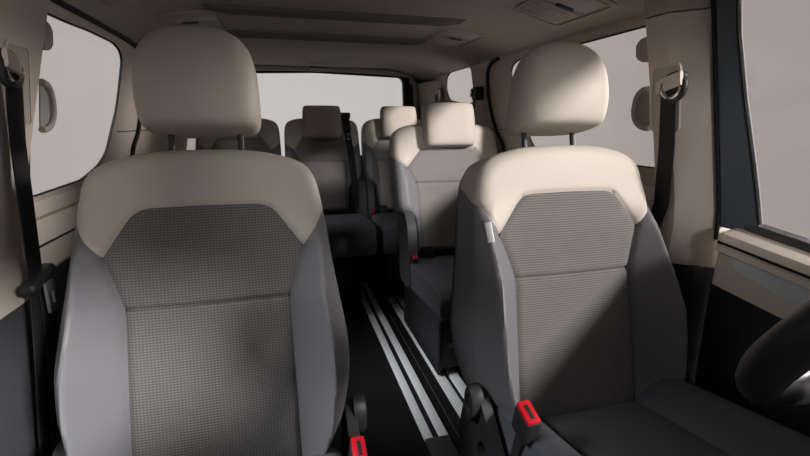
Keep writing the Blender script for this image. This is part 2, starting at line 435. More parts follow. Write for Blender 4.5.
PASS = (-.170, .945, 0); DRV = (.71, .915, 0)
spP = dict(front_spec); spP['cushion'] = dict(front_spec['cushion'], z_rear=.345, z_front=.42, zb_rear=.255, zb_front=.31)
seatP, mpP, backP, cuP = front_seat('front_seat', spP, fm, 1, 'front passenger seat with beige headrest and shoulders, beside the left window')
seatP.location = PASS
buckle(seatP, (.286, -.145, .440), .05, .30)
spD = dict(front_spec)
fd = dict(fm); fd['panel'] = 'cloth_ribs'
seatD, mpD, backD, cuD = front_seat('front_seat', spD, fd, -1, "driver's seat behind the steering wheel, beige shoulders over dark ribbed cloth")
seatD.location = DRV
buckle(seatD, (-.266, -.215, .533), -.08, .35, 1.0)
tg = MB(); tg.box((-.003, -.008, -.025), (.003, .008, .025), .001)
o = tg.build('label_tag', 'tag', backD); o.location = mpD(-.246, .345, .040); o.rotation_euler = (math.radians(-13), 0, math.radians(48))
o['label'] = 'small pale fabric tag'

# second seat type: the single seats of the back rows
row_spec = dict(recline=.20, z0=.5,
  outline=[(0, .0), (.10, .0), (.160, .0), (.168, .03), (.175, .10), (.185, .165), (.215, .182), (.250, .195), (.266, .24), (.270, .34), (.269, .44), (.265, .53), (.252, .572), (.225, .592), (.185, .603), (.14, .607), (.07, .609), (0, .609)],
  halfw=[(0, .165), (.10, .175), (.165, .19), (.19, .25), (.24, .266), (.34, .27), (.53, .265), (.609, .2)],
  panel=[(0, .150), (.165, .158), (.33, .168), (.40, .205), (.486, .137), (.61, .13)],
  bump=[(0, .0), (.15, .004), (.21, .034), (.34, .034), (.45, .008), (.5, 0)],
  round=.03, depth=.11, crown=.012, groove=.004,
  panel_bottom=0.0, yoke_corner=(.205, .402), panel_top=(.137, .487), seam=.328, corner=.02,
  split_front=.448, split_back=.478, ostart=30, lowcorner=24,
  head=dict(exp=4.5, prof=[(0.491, .10, .02, 0.018), (0.493, .112, .04, 0.02), (0.5, .119, .05, 0.022), (0.524, .1235, .055, 0.023), (0.594, .125, .055, 0.024), (0.654, .1235, .052, 0.024), (0.682, .119, .046, 0.024), (0.692, .112, .036, 0.024), (0.696, .10, .02, 0.024)]),
  cushion=dict(z_rear=.485, z_front=.50, y_rear=.0, y_front=-.52, hw=.245, cw=.243, th=.13, lift=None, zb_rear=.345, zb_front=.385))
rm = dict(panel='plain_cloth', bolster='slate_leather', yoke='beige_leather', head='beige_leather', cushion='cushion_leather', cushion_side='cushion_leather')

def row_details(root, mp, dz, arm=True):
    b = MB()
    b.box((-.17, -.30, .02), (-.15, .28, .36+dz), .012); b.box((.15, -.30, .02), (.17, .28, .36+dz), .012)
    b.box((-.17, -.285, .04), (.17, -.265, .30+dz), .01); b.box((-.17, -.05, .02), (.17, .2, .10), .02); b.box((-.19, -.38, .30+dz), (.19, .02, .37+dz), .02)
    base = b.build('seat_base', 'black_plastic', root)
    lg = MB(); lg.box((-.12, -.295, .145), (.12, -.28, .165), .003); lg.build('base_step', 'grey_plastic', base)
    for sx in (-1, 1):
        rc = MB(); prof = poly_smooth([(-.12, .36+dz), (-.11, .52+dz), (-.075, .66+dz), (-.02, .705+dz), (.04, .69+dz), (.075, .60+dz), (.06, .36+dz)], .05)
        rc.prism(prof, [], lambda p: (sx*.205, p[0], p[1]), lambda p: (sx*.248, p[0], p[1]))
        o = rc.build('recliner_cover', 'grey_plastic', root, angle=30)
        md = o.modifiers.new('soft', 'BEVEL'); md.width = .01; md.segments = 3; md.limit_method = 'ANGLE'
    buckle(root, (-.222, -.115, .515+dz), 0, .3, .8)
    an = MB(); an.box((-.165, -.06, .46+dz), (-.11, -.02, .53+dz), .004); an.build('anchor_slot', 'rubber', root)

seat2, mp2, back2, cu2 = make_seat('single_seat', row_spec, rm); row_details(seat2, mp2, 0)
seat2.location = (.765, 1.97, 0)
G2 = 'second row single seats'
tag(seat2, "second-row seat directly behind the driver's seat, with red buckle", 'car seat')

spec3 = dict(row_spec); spec3['z0'] = .535
sc = .89
spec3['outline'] = [(x*sc, w) for x, w in row_spec['outline']]; spec3['halfw'] = [(w, x*sc) for w, x in row_spec['halfw']]
spec3['panel'] = [(w, x*sc) for w, x in row_spec['panel']]; spec3['yoke_corner'] = (.205*sc, .402); spec3['panel_top'] = (.137*sc, .487)
h3 = dict(row_spec['head']); h3['prof'] = [(w-.022, a*.97, d, s_) for w, a, d, s_ in row_spec['head']['prof']]; spec3['head'] = h3
c3 = dict(row_spec['cushion']); c3.update(z_rear=.52, z_front=.55, zb_rear=.36, zb_front=.36, y_front=-.47, hw=.235, cw=.232); spec3['cushion'] = c3
r3m = dict(rm)
seat3, mp3, back3, cu3 = make_seat('rear_seat', spec3, r3m); row_details(seat3, mp3, .035)
seat3.location = (.755, 2.90, 0)
tag(seat3, 'third-row seat on the right, half hidden behind the second-row headrest', 'car seat', 'third-row seats')
seat3l = copy_tree(seat3); seat3l.location = (-.251, 2.90, 0)
tag(seat3l, 'third-row seat on the left, only one shoulder showing beside the passenger headrest', 'car seat', 'third-row seats')
seat3c = copy_tree(seat3); seat3c.location = (.252, 2.90, 0)
tag(seat3c, 'third-row seat in the middle below the rear window, black belt over its shoulder', 'car seat', 'third-row seats')

# ------------------------------------------------------------------ van shell
CX = .24
def wx(z, sd, off=0.):
    """x of the side wall's inner face; off > 0 moves into the cabin"""
    return CX+sd*(.86-.13*max(z-.85, 0)-off)
def wallmap(sd, off): return lambda p: (wx(p[1], sd, off), p[0], p[1])
def rrect(y0, y1, z0, z1, r, n=6): return poly_smooth([(y0, z0), (y1, z0), (y1, z1), (y0, z1)], r, n)

# floor
f = MB(); f.box((-.66, -.85, -.05), (1.14, 3.4, 0), 0)
struct(f.build('floor', 'carpet', smooth=False), 'black carpeted van floor', 'floor')
# headliner: a shaped sheet; dark strips below stand in for two shaded grooves
def zc(X, Y):
    a = abs(X-CX); z = 1.487-.085*max(0, (a-.46)/.33)**2
    z -= .022*float(sstep(2.7, 3.28, np.array(Y)))
    z -= .03*max(0, (.3-Y)/.75)**2 if Y < .3 else 0
    return z
xs = np.linspace(CX-.795, CX+.795, 90); ys = np.linspace(-.45, 3.29, 620)
low = [[(x, y, zc(x, y)) for x in xs] for y in ys]; upr = [[(x, y, zc(x, y)+.03) for x in xs] for y in ys]
c = MB(); c.grid(low); c.grid(upr, True)
loop = lambda P: [P[0][j] for j in range(len(xs))]+[P[i][-1] for i in range(1, len(ys))]+[P[-1][j] for j in range(len(xs)-2, -1, -1)]+[P[i][0] for i in range(len(ys)-2, 0, -1)]
c.loft([loop(low), loop(upr)], caps=False)
ceil = struct(c.build('ceiling', 'headliner'), 'dark grey-brown headliner with two dark strips for the shade of cross grooves', 'ceiling')
rf = MB(); rf.box((-.56, -.45, 1.535), (1.04, 3.36, 1.56), .01); rf.build('roof_skin', 'body', ceil)
for y0, y1 in ((1.74, 1.82), (2.20, 2.28)):  # darker strips painted in place of the shade inside two roof grooves
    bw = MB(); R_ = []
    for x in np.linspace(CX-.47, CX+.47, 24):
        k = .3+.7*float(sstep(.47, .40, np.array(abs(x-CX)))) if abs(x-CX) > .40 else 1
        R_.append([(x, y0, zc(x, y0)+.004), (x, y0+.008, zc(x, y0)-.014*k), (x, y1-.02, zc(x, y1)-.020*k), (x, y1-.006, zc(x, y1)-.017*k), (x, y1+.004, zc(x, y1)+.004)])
    bw.loft(R_); bw.build('groove_shade_strip', 'groove_shade', ceil, angle=30)
sl = MB(); sl.box((.20, 3.10, 1.438), (.32, 3.13, 1.452), .003); sl.build('roof_slot', 'grey_plastic', ceil)

# side walls
LW = [(1.30, .917), (1.464, .921), (1.613, .925), (1.709, .947), (1.762, .962), (1.828, .998), (1.878, 1.073), (1.93, 1.145), (1.963, 1.235), (1.99, 1.327), (1.965, 1.357), (1.90, 1.374), (1.688, 1.377), (1.548, 1.370), (1.33, 1.368)]
QW = [(2.858, 1.30), (2.835, 1.375), (2.759, 1.41), (2.637, 1.42), (2.459, 1.411), (2.431, 1.382), (2.427, 1.302), (2.415, 1.227), (2.477, 1.203), (2.579, 1.208), (2.807, 1.235)]
LW = [(y, min(z, 1.375)) for y, z in LW]; QW = poly_smooth([(y, min(z, 1.405)) for y, z in QW], .03, 4)
def ring2d(hole, d):
    """hole outline moved outwards by d"""
    P = [np.array(p) for p in hole]; k = len(P); A = sum(P[i][0]*P[(i+1) % k][1]-P[(i+1) % k][0]*P[i][1] for i in range(k)); s = 1 if A > 0 else -1
    out = []
    for i in range(k):
        t = P[(i+1) % k]-P[i-1]; t /= np.linalg.norm(t); out.append(tuple(P[i]+s*d*np.array([t[1], -t[0]])))
    return out
wn = 0
LW0 = LW
for sd, nm in ((-1, 'left'), (1, 'right')):
    LW = LW0 if sd < 0 else [(1.04, .965), (1.3, .965)]+LW0[4:-1]+[(1.04, 1.372)]
    LW = poly_smooth(LW, .03, 4)
    w = MB()
    yA = 1.0 if sd > 0 else 1.0
    w.prism([(yA, .85), (3.36, .85), (3.36, 1.415), (yA, 1.415)], [LW, QW], wallmap(sd, 0), wallmap(sd, -.007))
    top = struct(w.build('wall_'+nm, 'beige_plastic', smooth=False), 'beige %s side trim with sliding door and rear quarter windows' % nm, 'wall')
    lo = MB(); lo.box((CX+sd*.86, yA, .715), (CX+sd*.92, 3.36, .85), 0); lo.build('sill_trim', 'beige_plastic', top, smooth=False)
    lo = MB(); lo.box((CX+sd*.855, yA, 0), (CX+sd*.92, 3.36, .715), 0); lo.build('lower_trim', 'dark_wall', top, smooth=False)
    # window sill: stepped mouldings below the sliding window
    sill = MB()
    for z0_, z1_, o0, o1 in ((.868, .905, .004, .012), (.805, .862, .020, .028), (.735, .795, .016, .022)):
        R_ = [[(wx(z, sd, of), y, z) for y in np.linspace(1.10, 2.10, 6)] for z, of in ((z0_-.006, -.01), (z0_, o1), (z1_, o0), (z1_+.006, -.01))]
        sill.grid(R_)
    sill.build('sill_moulding', 'pale_plastic', top)
    gp = MB(); gp.box((CX+sd*.835, 1.10, .797), (CX+sd*.86, 2.1, .803), 0); gp.build('sill_gap', 'rubber', top, smooth=False)
    # sliding door seal: black gasket round the door opening, and its gap along the roof
    cv = [(2.07, .72), (2.09, .94), (2.112, 1.004), (2.17, 1.062), (2.219, 1.188), (2.227, 1.287), (2.215, 1.35), (2.17, 1.385), (2.09, 1.40), (1.8, 1.407), (1.05, 1.407)]
    if sd > 0: cv = cv[:-2]
    cv = catmull(cv, 6)
    sl = MB(); sl.tube([(wx(z, sd, .006), y, z) for y, z in cv], .009); sl.build('door_seal', 'rubber', top)
    # trim seam of the C pillar
    sm = MB(); sm.box((wx(1.066, sd, .001), 1.93, 1.064), (wx(1.066, sd, -.01), 3.3, 1.068), 0); sm.build('pillar_seam', 'rubber', top, smooth=False)
    for hole, lab in ((LW, 'sliding door'), (QW, 'rear quarter')):
        wn += 1
        fr = MB(); fr.prism(ring2d(hole, .001), [ring2d(hole, -.003)], wallmap(sd, .001), wallmap(sd, -.006))
        fr_o = struct(fr.build('window_%d' % wn, 'rubber', smooth=False), '%s %s window' % (nm, lab), 'window')
        gl = MB(); gl.prism(hole, [], wallmap(sd, -.003), wallmap(sd, -.006)); gl.build('pane', 'side_glass', fr_o, smooth=False)
    # door gap strip between headliner and door frame
    hd = MB(); hd.grid([[(wx(z, sd, of), y, z) for y in np.linspace(1.02, 2.26, 4)] for z, of in ((1.400, .004), (1.412, .010), (1.440, .030), (1.452, .035))])
    hd.build('roof_edge_gap', 'rubber' if sd < 0 else 'headliner', top)

# tailgate with the rear window
rw = MB(); hole = poly_smooth([(-.385, .86), (.872, .86), (.884, 1.15), (.875, 1.418), (.25, 1.438), (-.38, 1.418)], .05, 6)
tx = lambda dy: (lambda p: (p[0], 3.30+dy, p[1]))
rw.prism([(-.60, 0), (1.08, 0), (1.08, 1.50), (-.60, 1.50)], [hole], tx(0), tx(.06))
wr = struct(rw.build('wall_rear', 'grey_plastic', smooth=False), 'tailgate around the wide rear window', 'wall')
fr = MB(); fr.prism(ring2d(hole, .05), [ring2d(hole, -.006)], tx(-.012), tx(.02))
wn += 1
wro = struct(fr.build('window_%d' % wn, 'rubber', smooth=False), 'wide rear window with black surround', 'window')
g = MB(); g.prism(hole, [], tx(.025), tx(.03)); g.build('pane', 'rear_glass', wro, smooth=False)
# pale moulding round the tailgate opening
pm = MB(); ol = [( -.455, .5), (-.455, 1.30), (-.43, 1.38), (-.36, 1.436), (.25, 1.455), (.85, 1.436), (.925, 1.38), (.955, 1.28), (.965, .5)]
pm.tube([(x, 3.262, z) for x, z in catmull(ol, 6)], .018)
struct(pm.build('trim_1', 'vent_plastic'), 'grey moulding around the tailgate opening', 'trim')
# D pillars
for k, sd in enumerate((-1, 1)):
    d = MB(); R_ = []
    for z in (.5, .85, 1.1, 1.30, 1.372):
        x = wx(z, sd, 0); R_.append([(x+sd*.03, 2.93, z), (x-sd*.004, 2.93, z), (x-sd*.014, 2.97, z), (x-sd*.07, 3.27, z), (x+sd*.03, 3.29, z)])
    d.loft(R_); struct(d.build('trim_%d' % (2+k), 'beige_plastic', angle=25), 'beige corner pillar beside the rear window, %s' % ('left' if sd < 0 else 'right'), 'trim')

# B pillars (belt pillars)
def b_pillar(sd, yf_, yr_, idx, lab):
    p = MB(); R_ = []
    for z in (.72, .76, .82, .90, 1.05, 1.2, 1.368, 1.372, 1.45):
        foot = .02*max(0, (.84-z)/.12)
        x = wx(z, sd, 0); a = yf_(z); b = yr_(z); n = (.074 if sd > 0 else .05)+foot*.5
        R_.append([(x+sd*.05, a, z), (x-sd*.004, a, z), (x-sd*.010, a+.003, z), (x-sd*(n-.007), a+.062, z), (x-sd*n, a+.072, z), (x-sd*n, b-.02, z), (x-sd*(n-.006), b-.006, z), (x-sd*(n-.02), b, z), (x+sd*.05, b, z)])
    p.loft(R_[:7] if sd > 0 else R_)
    o = struct(p.build('trim_%d' % idx, 'beige_plastic', angle=30), lab, 'trim')
    eb = MB(); eb.tube([(wx(z, sd, .004), yf_(z)-.001, z) for z in np.linspace(.82, 1.36, 6)], .0035, 8); eb.build('edge_bead', 'pale_plastic', o)
    if sd > 0: cp = MB(); cp.loft(R_[7:]); cp.build('pillar_cap', 'headliner', o, angle=30)
    lo = MB(); z = .72; x = wx(z, sd, 0); lo.box((x-sd*.05, yf_(z)+.01, 0), (x+sd*.05, yr_(z), .722), .01); lo.build('pillar_foot', 'dark_wall', o)
    return o
bR = b_pillar(1, lambda z: .90+.045*max(0, z-.85)/.5, lambda z: 1.055+.045*max(0, z-.95)/.4, 4, 'beige belt pillar beside the driver\'s seat')
bL = b_pillar(-1, lambda z: .90, lambda z: (1.17 if z < .85 else 1.19+.13*max(0, z-.95)/.4), 5, 'beige belt pillar at the left edge beside the passenger seat')

# recess frame, belt height slider, ring and webbing
def belt_set(sd, yc, zr, xi, path_low, bp, lab_belt, flip):
    """yc, zr: place of the ring on the pillar face whose x is xi(z)"""
    fr = MB(); yq = yc+(.055 if sd > 0 else .085); outer = rrect(yq-.052, yq+.045, zr-.115, zr+.058, .018); inner = rrect(yq-.044, yq+.037, zr-.107, zr+.050, .012)
    fr.prism(outer, [inner], lambda p: (xi(p[1])-sd*.003, p[0], p[1]), lambda p: (xi(p[1])+sd*.004, p[0], p[1]))
    fo = fr.build('belt_slot_frame', 'beige_plastic', bp, smooth=False)
    ins = MB(); ins.prism(inner, [], lambda p: (xi(p[1])-sd*.0012, p[0], p[1]), lambda p: (xi(p[1])+sd*.003, p[0], p[1])); ins.build('slot_insert', 'vent_plastic', fo, smooth=False)
    root = empty('seat_belt', (xi(0.5), yc, 0)); L0 = Vector(root.location)
    loc = lambda p: tuple(Vector(p)-L0)
    rg = MB(); pts = []
    for k in range(28):
        a = 2*PI*k/28; pts.append(loc((xi(zr)-sd*.024, yc+.032*math.cos(a), zr-.004+.030*math.sin(a))))
    rg.tube(pts, .0085, 10, True); rg.build('belt_ring', 'black_plastic', root)
    ch = MB(); ch.tube([loc((xi(zr)-sd*.030, yc+.028*math.cos(a), zr-.004+.026*math.sin(a))) for a in np.linspace(PI*1.02, PI*1.98, 12)], .0055, 8); ch.build('ring_insert', 'chrome', root)
    bolt = MB(); bolt.loft([[loc((xi(zr)-sd*xx, yc+rr*math.cos(a), zr+.022+rr*math.sin(a))) for a in np.linspace(0, 2*PI, 18, endpoint=False)] for xx, rr in ((0, .014), (.022, .014), (.026, .010))]); bolt.build('ring_mount', 'black_plastic', root)
    # beige strap running back from the ring into the slot
    st = MB(); st.ribbon([loc(p) for p in ((xi(zr)-sd*.034, yc-.030, zr+.016), (xi(zr)-sd*.032, yc+.015, zr+.006), (xi(zr)-sd*.016, yc+.062, zr-.002))], [(0, .15, 1)]*3, .034, .006); st.build('height_slider', 'beige_plastic', root)
    wb = MB(); wb.ribbon([loc(p) for p in path_low], [(-.1, .99, 0) if sd > 0 else (.1, .99, 0)]*len(path_low), .046, .003); wb.build('webbing', 'webbing', root)
    tag(root, lab_belt, 'seat belt', 'front seat belts')
    return root, loc
xiR = lambda z: wx(z, 1, .074); xiL = lambda z: wx(z, -1, .05)
pth = [(xiR(1.18)-.022, 0.972, 1.188), (xiR(1.16)-.03, .976, 1.165), (xiR(1.02)-.02, .990, 1.03), (1.004, 1.004, .88), (1.012, 1.035, .79), (1.028, 1.05, .60), (1.028, 1.05, .25)]
beltR, _ = belt_set(1, .966, 1.19, xiR, pth, bR, "black belt hanging on the right pillar beside the driver's seat", False)
pth = [(xiL(1.19)+.022, 1.082, 1.195), (xiL(1.16)+.028, 1.090, 1.168), (xiL(1.06)+.022, 1.105, 1.06), (xiL(.93)+.03, 1.110, .93), (-.525, 1.085, .80), (-.525, 1.072, .72), (-.53, 1.055, .60), (-.54, 1.035, .44), (-.55, 1.02, .25)]
beltL, locL = belt_set(-1, 1.082, 1.203, xiL, pth, bL, 'black belt with chrome tongue on the left pillar beside the passenger seat', True)
gd = MB(); Rm = Matrix.Rotation(math.radians(12), 3, 'X')
gd.box((-.016, -.054, -.012), (.016, .054, .012), .011, 4, Rm); o = gd.build('belt_stop', 'black_plastic', beltL); o.location = locL((-.520, 1.082, .776))
tn = MB(); tn.prism(rrect(-.017, .017, -.05, .018, .006), [rrect(-.009, .009, -.034, -.004, .003)], lambda p: (.003, p[0], p[1]), lambda p: (-.003, p[0], p[1]))
o = tn.build('belt_tongue', 'steel', beltL, smooth=False); o.location = locL((-.500, 1.075, .752))
w2 = MB(); w2.ribbon([locL(p) for p in ((-.515, 1.095, .76), (-.52, 1.085, .60), (-.53, 1.06, .42), (-.54, 1.05, .25))], [(.1, .99, 0)]*4, .046, .003); w2.build('lap_webbing', 'webbing', beltL)

# coat hooks and grab loops on the rear edge of the belt pillars
for sd, y0, side in ((-1, 1.36, 'left'), (1, 1.17, 'right')):
    r_ = empty('grab_handle', (wx(1.2, sd, .05), y0, 1.2)); L0 = Vector(r_.location)
    y_in = y0-.03
    up_ = MB(); up_.loft([[tuple(Vector((wx(z, sd, .025+d*.0)+sd*t*.012, y_in-.02+d, z))-L0) for t, z in ((-1, 1.30-q*.032), (-1, 1.30+q*.032), (1, 1.30+q*.032), (1, 1.30-q*.032))] for d, q in ((0, 1.05), (.02, 1), (.035, .8), (.045, .45))])
    up_.build('upper_mount', 'vent_plastic', r_, angle=30)
    lp = MB(); pts = [(y_in-.01, 1.195), (y_in+.015, 1.19), (y_in+.035, 1.17), (y_in+.045, 1.13), (y_in+.035, 1.10), (y_in+.01, 1.085), (y_in-.015, 1.083)]
    lp.tube([tuple(Vector((wx(z, sd, .025), y, z))-L0) for y, z in catmull(pts, 5)], .008); lp.build('loop', 'vent_plastic', r_)
    wb_ = MB(); wb_.prism(catmull(pts, 4).tolist(), [], lambda p: tuple(Vector((wx(p[1], sd, .022), p[0], p[1]))-L0), lambda p: tuple(Vector((wx(p[1], sd, .019), p[0], p[1]))-L0)); wb_.build('web', 'body', r_)
    tag(r_, 'small grey grab loop on the rear edge of the %s belt pillar' % side, 'grab handle', 'grab loops on the belt pillars')

# rear quarter belts: guides beside the quarter window
rb = empty('seat_belt', (wx(1.28, 1, .0), 2.93, 1.28)); L0 = Vector(rb.location)
g_ = MB(); g_.box((-.045, -.02, -.075), (-.012, .02, .04), .01, 3); g_.build('belt_guide', 'steel', rb)
g2 = MB(); g2.ribbon([(-.05, -.005, .0), (-.06, -.01, -.08), (-.07, -.02, -.3)], [(.2, 1, 0)]*3, .04); g2.build('webbing', 'webbing', rb)
tag(rb, 'belt guide on the right corner pillar behind the third-row seat', 'seat belt')
rb = empty('seat_belt', (wx(1.25, 1, .0), 2.32, 1.25)); L0 = Vector(rb.location)
g_ = MB(); g_.box((-.05, -.035, -.035), (-.005, .03, .035), .012, 3); g_.build('belt_guide', 'black_plastic', rb)
g3 = MB(); g3.tube([(-.055, .02*math.cos(a), .026*math.sin(a)) for a in np.linspace(-.6, 2.2, 10)], .005, 8); g3.build('ring_insert', 'chrome', rb)
g2 = MB(); g2.ribbon([(-.04, .0, -.02), (-.045, -.005, -.12), (-.02, -.01, -.45)], [(.2, 1, 0)]*3, .046); g2.build('webbing', 'webbing', rb)
tag(rb, 'black belt and guide between rear quarter window and sliding door', 'seat belt')

# belt of the middle rear seat
q3 = lambda x, w, s: tuple(np.array(mp3(x, w, s)))
wb = MB(); wb.ribbon([q3(.150, .622, -.06), q3(.150, .628, -.005), q3(.153, .600, .024), q3(.160, .48, .034), q3(.172, .33, .058), q3(.185, .17, .050), q3(.20, .02, .040)], (1, 0, 0), .042)
b3 = wb.build('seat_belt', 'webbing', seat3c)
gd = MB(); gd.loft([[q3(.150+a*hw_, w, s) for a, s in ((-1, -.07), (1, -.07), (1, .028), (-1, .028))] for w, hw_ in ((.595, .030), (.622, .034), (.634, .030))]); gd.build('shoulder_guide', 'black_plastic', b3, angle=30)
st = MB(); st.box((-.026, -.012, -.012), (.026, .012, .012), .006); o = st.build('belt_stop', 'black_plastic', b3); o.location = q3(.157, .535, .034)
tn = MB(); tn.prism(rrect(-.012, .012, -.02, .02, .004), [rrect(-.006, .006, -.012, .010, .002)], lambda p: (p[0], .002, p[1]), lambda p: (p[0], -.002, p[1])); o = tn.build('belt_tongue', 'chrome', b3, smooth=False); o.location = q3(.163, .478, .045)

# floor rails: each an aluminium channel with a dark slot
def rail(x0, x1, x2, x3, ya, yb, label):
    r_ = empty('floor_rail', ((x0+x3)/2, ya, 0)); c_ = (x0+x3)/2; n = yb-ya
    gz = MB(); gz.box((x1-c_-.002, 0, .0005), (x2-c_+.002, n, .006), .0); gz.build('rail_slot', 'rubber', r_, smooth=False)
    for a, b in ((x0, x1), (x2, x3)):
        s_ = MB(); s_.box((a-c_, 0, .0005), (b-c_, n, .014), .002); s_.build('rail_strip', 'aluminium', r_)
    e_ = MB(); e_.box((x0-c_, -.22, .0005), (x3-c_, 0, .016), .005); e_.build('end_cap', 'grey_plastic', r_)
    tag(r_, label, 'floor rail', 'floor rails'); return r_
rail(.423, .455, .478, .512, 1.31, 2.95, 'pale aluminium floor rail running down the aisle')
rail(.592, .632, .650, .692, 1.29, 3.0, "pale aluminium floor rail under the seats behind the driver's seat")
fs = MB(); fs.box((.548, 1.2, .0005), (.552, 3.0, .003), 0); struct(fs.build('trim_6', 'grey_plastic', smooth=False), 'thin seam strip in the floor', 'trim')

# ceiling lamp and vent panels
def zn(X, Y):
    e = .004; a = abs(X-CX); z = 1.487-.085*max(0, (a-.46)/.33)**2
    return z
def roof_panel(X, Y, label):
    r_ = empty('ceiling_vent', (X, Y, zn(X, Y))); sl_ = (zn(X+.05, Y)-zn(X-.05, Y))/.1
    r_.rotation_euler = (0, -math.atan(sl_), 0); sd = 1 if X > CX else -1
    fr = MB(); fr.prism(rrect(-.115, .115, -.165, .165, .03), [rrect(-.098, .098, -.148, .148, .02)], lambda p: (p[0], p[1], -.010), lambda p: (p[0], p[1], .006))
    o = fr.build('frame', 'headliner', r_, smooth=False)
    b_ = MB(); b_.prism(rrect(-.098, .098, -.148, .148, .02), [], lambda p: (p[0], p[1], -.004), lambda p: (p[0], p[1], .006)); b_.build('panel', 'vent_plastic', r_, smooth=False)
    ln = MB(); ln.box((-.085, -.135, -.009), (.085, -.03, -.003), .004); ln.build('lamp_lens', 'vent_plastic', r_)
    vt = MB(); vt.box((-.085, .0, -.010), (.085, .13, -.003), .004); v = vt.build('air_vent', 'headliner', r_)
    for k in range(5):
        s_ = MB(); s_.box((-.07, .02+k*.022, -.014), (.07, .026+k*.022, -.008), .002); s_.build('louvre', 'vent_plastic', v)
    kb = MB(); kb.box((sd*.02-.03, -.02, -.013), (sd*.02+.03, -.006, -.004), .003); kb.build('switch', 'grey_plastic', r_)
    tag(r_, label, 'ceiling vent', 'ceiling vent panels'); return r_
roof_panel(.868, 1.37, "ceiling lamp and vent panel above the driver's headrest")
roof_panel(.775, 2.08, 'ceiling vent panel further back, above the second-row seat')
roof_panel(CX*2-.868, 1.47, 'ceiling vent panel cut by the top edge of the photo, left')
roof_panel(CX*2-.775, 2.02, 'ceiling vent panel mostly hidden behind the passenger headrest')

# driver's door (right) and passenger door (left)
def front_door(sd, idx, lab):
    root = empty('door_%d' % idx, (CX+sd*.86, .4, 0)); struct(root, lab, 'door'); L0 = Vector(root.location)
    mv = lambda mb: (setattr(mb, 'v', [tuple(Vector(p)-L0) for p in mb.v]), mb)[1]
    X = lambda off: CX+sd*(.86-off)
    lo = MB(); lo.box((X(.01), -.85, .0), (X(-.06), .895, .72), .004); mv(lo).build('lower_panel', 'dark_wall', root)
    # beige armrest moulding: profile (offset, z) swept along y
    prof = [(-.06, .845), (.012, .842), (.040, .838), (.060, .832), (.068, .822), (.070, .815), (.061, .812), (.061, .806), (.070, .803), (.073, .79), (.066, .786), (.061, .783), (.064, .735), (.066, .70), (.03, .69), (-.06, .69)]
    mb = MB(); R_ = []
    for y, k, dz in ((.858, .70, -.006), (.850, .88, -.001), (.836, 1, 0), (.6, 1, -.026), (.2, 1, -.05), (-.3, 1, -.06), (-.8, 1, -.06)):
        R_.append([(X(o*k if o > 0 else o), y, z+dz) for o, z in prof])
    mb.loft(R_); mv(mb).build('door_armrest', 'pale_plastic', root, angle=28)
    gp = MB(); gp.loft([[(X(a), y, .809+b+dz) for a, b in ((.045, -.0035), (.0625, -.0035), (.0625, .0035), (.045, .0035))] for y, dz in ((.85, 0), (.6, -.025), (.2, -.049))]); mv(gp).build('armrest_gap', 'rubber', root, smooth=False)
    inl = MB(); P = poly_smooth([(.814, .796), (.800, .763), (.776, .750), (.664, .725), (.2, .67), (.2, .75), (.6, .775)], .012)
    inl.prism(P, [], lambda p: (X(.066), p[0], p[1]), lambda p: (X(.05), p[0], p[1])); mv(inl).build('door_inlay', 'blue_grey', root, smooth=False)
    st = MB(); st.loft([[(X(a), y, z+dz) for a, z in ((.010, .84), (.010, .850), (.004, .858), (-.03, .858), (-.03, .84))] for y, dz in ((.82, 0), (.6, -.024), (.2, -.05), (-.8, -.05))]); mv(st).build('window_rubber', 'grey_plastic', root)
    # door frame: dark post with a thin bright edge, then glass
    fp = MB(); R_ = []
    yb = lambda z: .90+.045*max(0, z-.85)/.5; ya = lambda z: float(np.interp(z, [.867, .98, 1.152, 1.326, 1.45], [.80, .821, .858, .888, .892]))
    for z in np.linspace(.835, 1.45, 9):
        x = wx(z, sd, 0); a, b = ya(z), yb(z)
        R_.append([(x+sd*.012, b-.004, z), (x-sd*.006, b-.004, z), (x-sd*.010, b-.010, z), (x-sd*.004, a+.012, z), (x+sd*.002, a, z), (x+sd*.012, a, z)])
    fp.loft(R_); mv(fp).build('door_frame', 'navy_frame', root, angle=30)
    rs = MB(); rs.tube([(wx(z, sd, .0), ya(z)+.001, z) for z in np.linspace(.86, 1.45, 9)], .003, 8); mv(rs).build('glass_channel', 'rubber', root)
    ed = MB(); ed.tube([(wx(z, sd, -.004), ya(z)-.003, z) for z in np.linspace(.86, 1.45, 9)], .002, 8); mv(ed).build('bright_edge', 'body', root)
    hs = MB(); hs.tube([(wx(z, sd, .012), yb(z)-.004, z) for z in np.linspace(.80, 1.45, 9)], .005, 8); mv(hs).build('door_seal', 'rubber', root)
    gl = MB(); gl.prism([(-.90, .85), (.86, .85), (.93, 1.42), (-.36, 1.42)], [], wallmap(sd, -.006), wallmap(sd, -.010)); mv(gl).build('pane', 'side_glass', root, smooth=False)
    hd = MB(); hd.tube([(wx(1.42, sd, .01), y, 1.425) for y in (.95, .5, -.40)], .022, 10); mv(hd).build('roof_frame', 'headliner', root)
    ap = MB(); ap.tube([(wx(1.42, sd, -.01), -.38, 1.43), (wx(1.1, sd, -.0), -.72, 1.15), (wx(.9, sd, -.02), -.95, .93)], [.07, .075, .08], 14); mv(ap).build('unseen_front_pillar', 'beige_plastic', root)  # unseen pillar, thickened for its shadow on the passenger seat
    return root
front_door(1, 1, "driver's door with beige armrest, blue-grey inlay and dark window frame")
front_door(-1, 2, 'passenger door, unseen, added to shade the seats')  # unseen door, added to block light from the seats

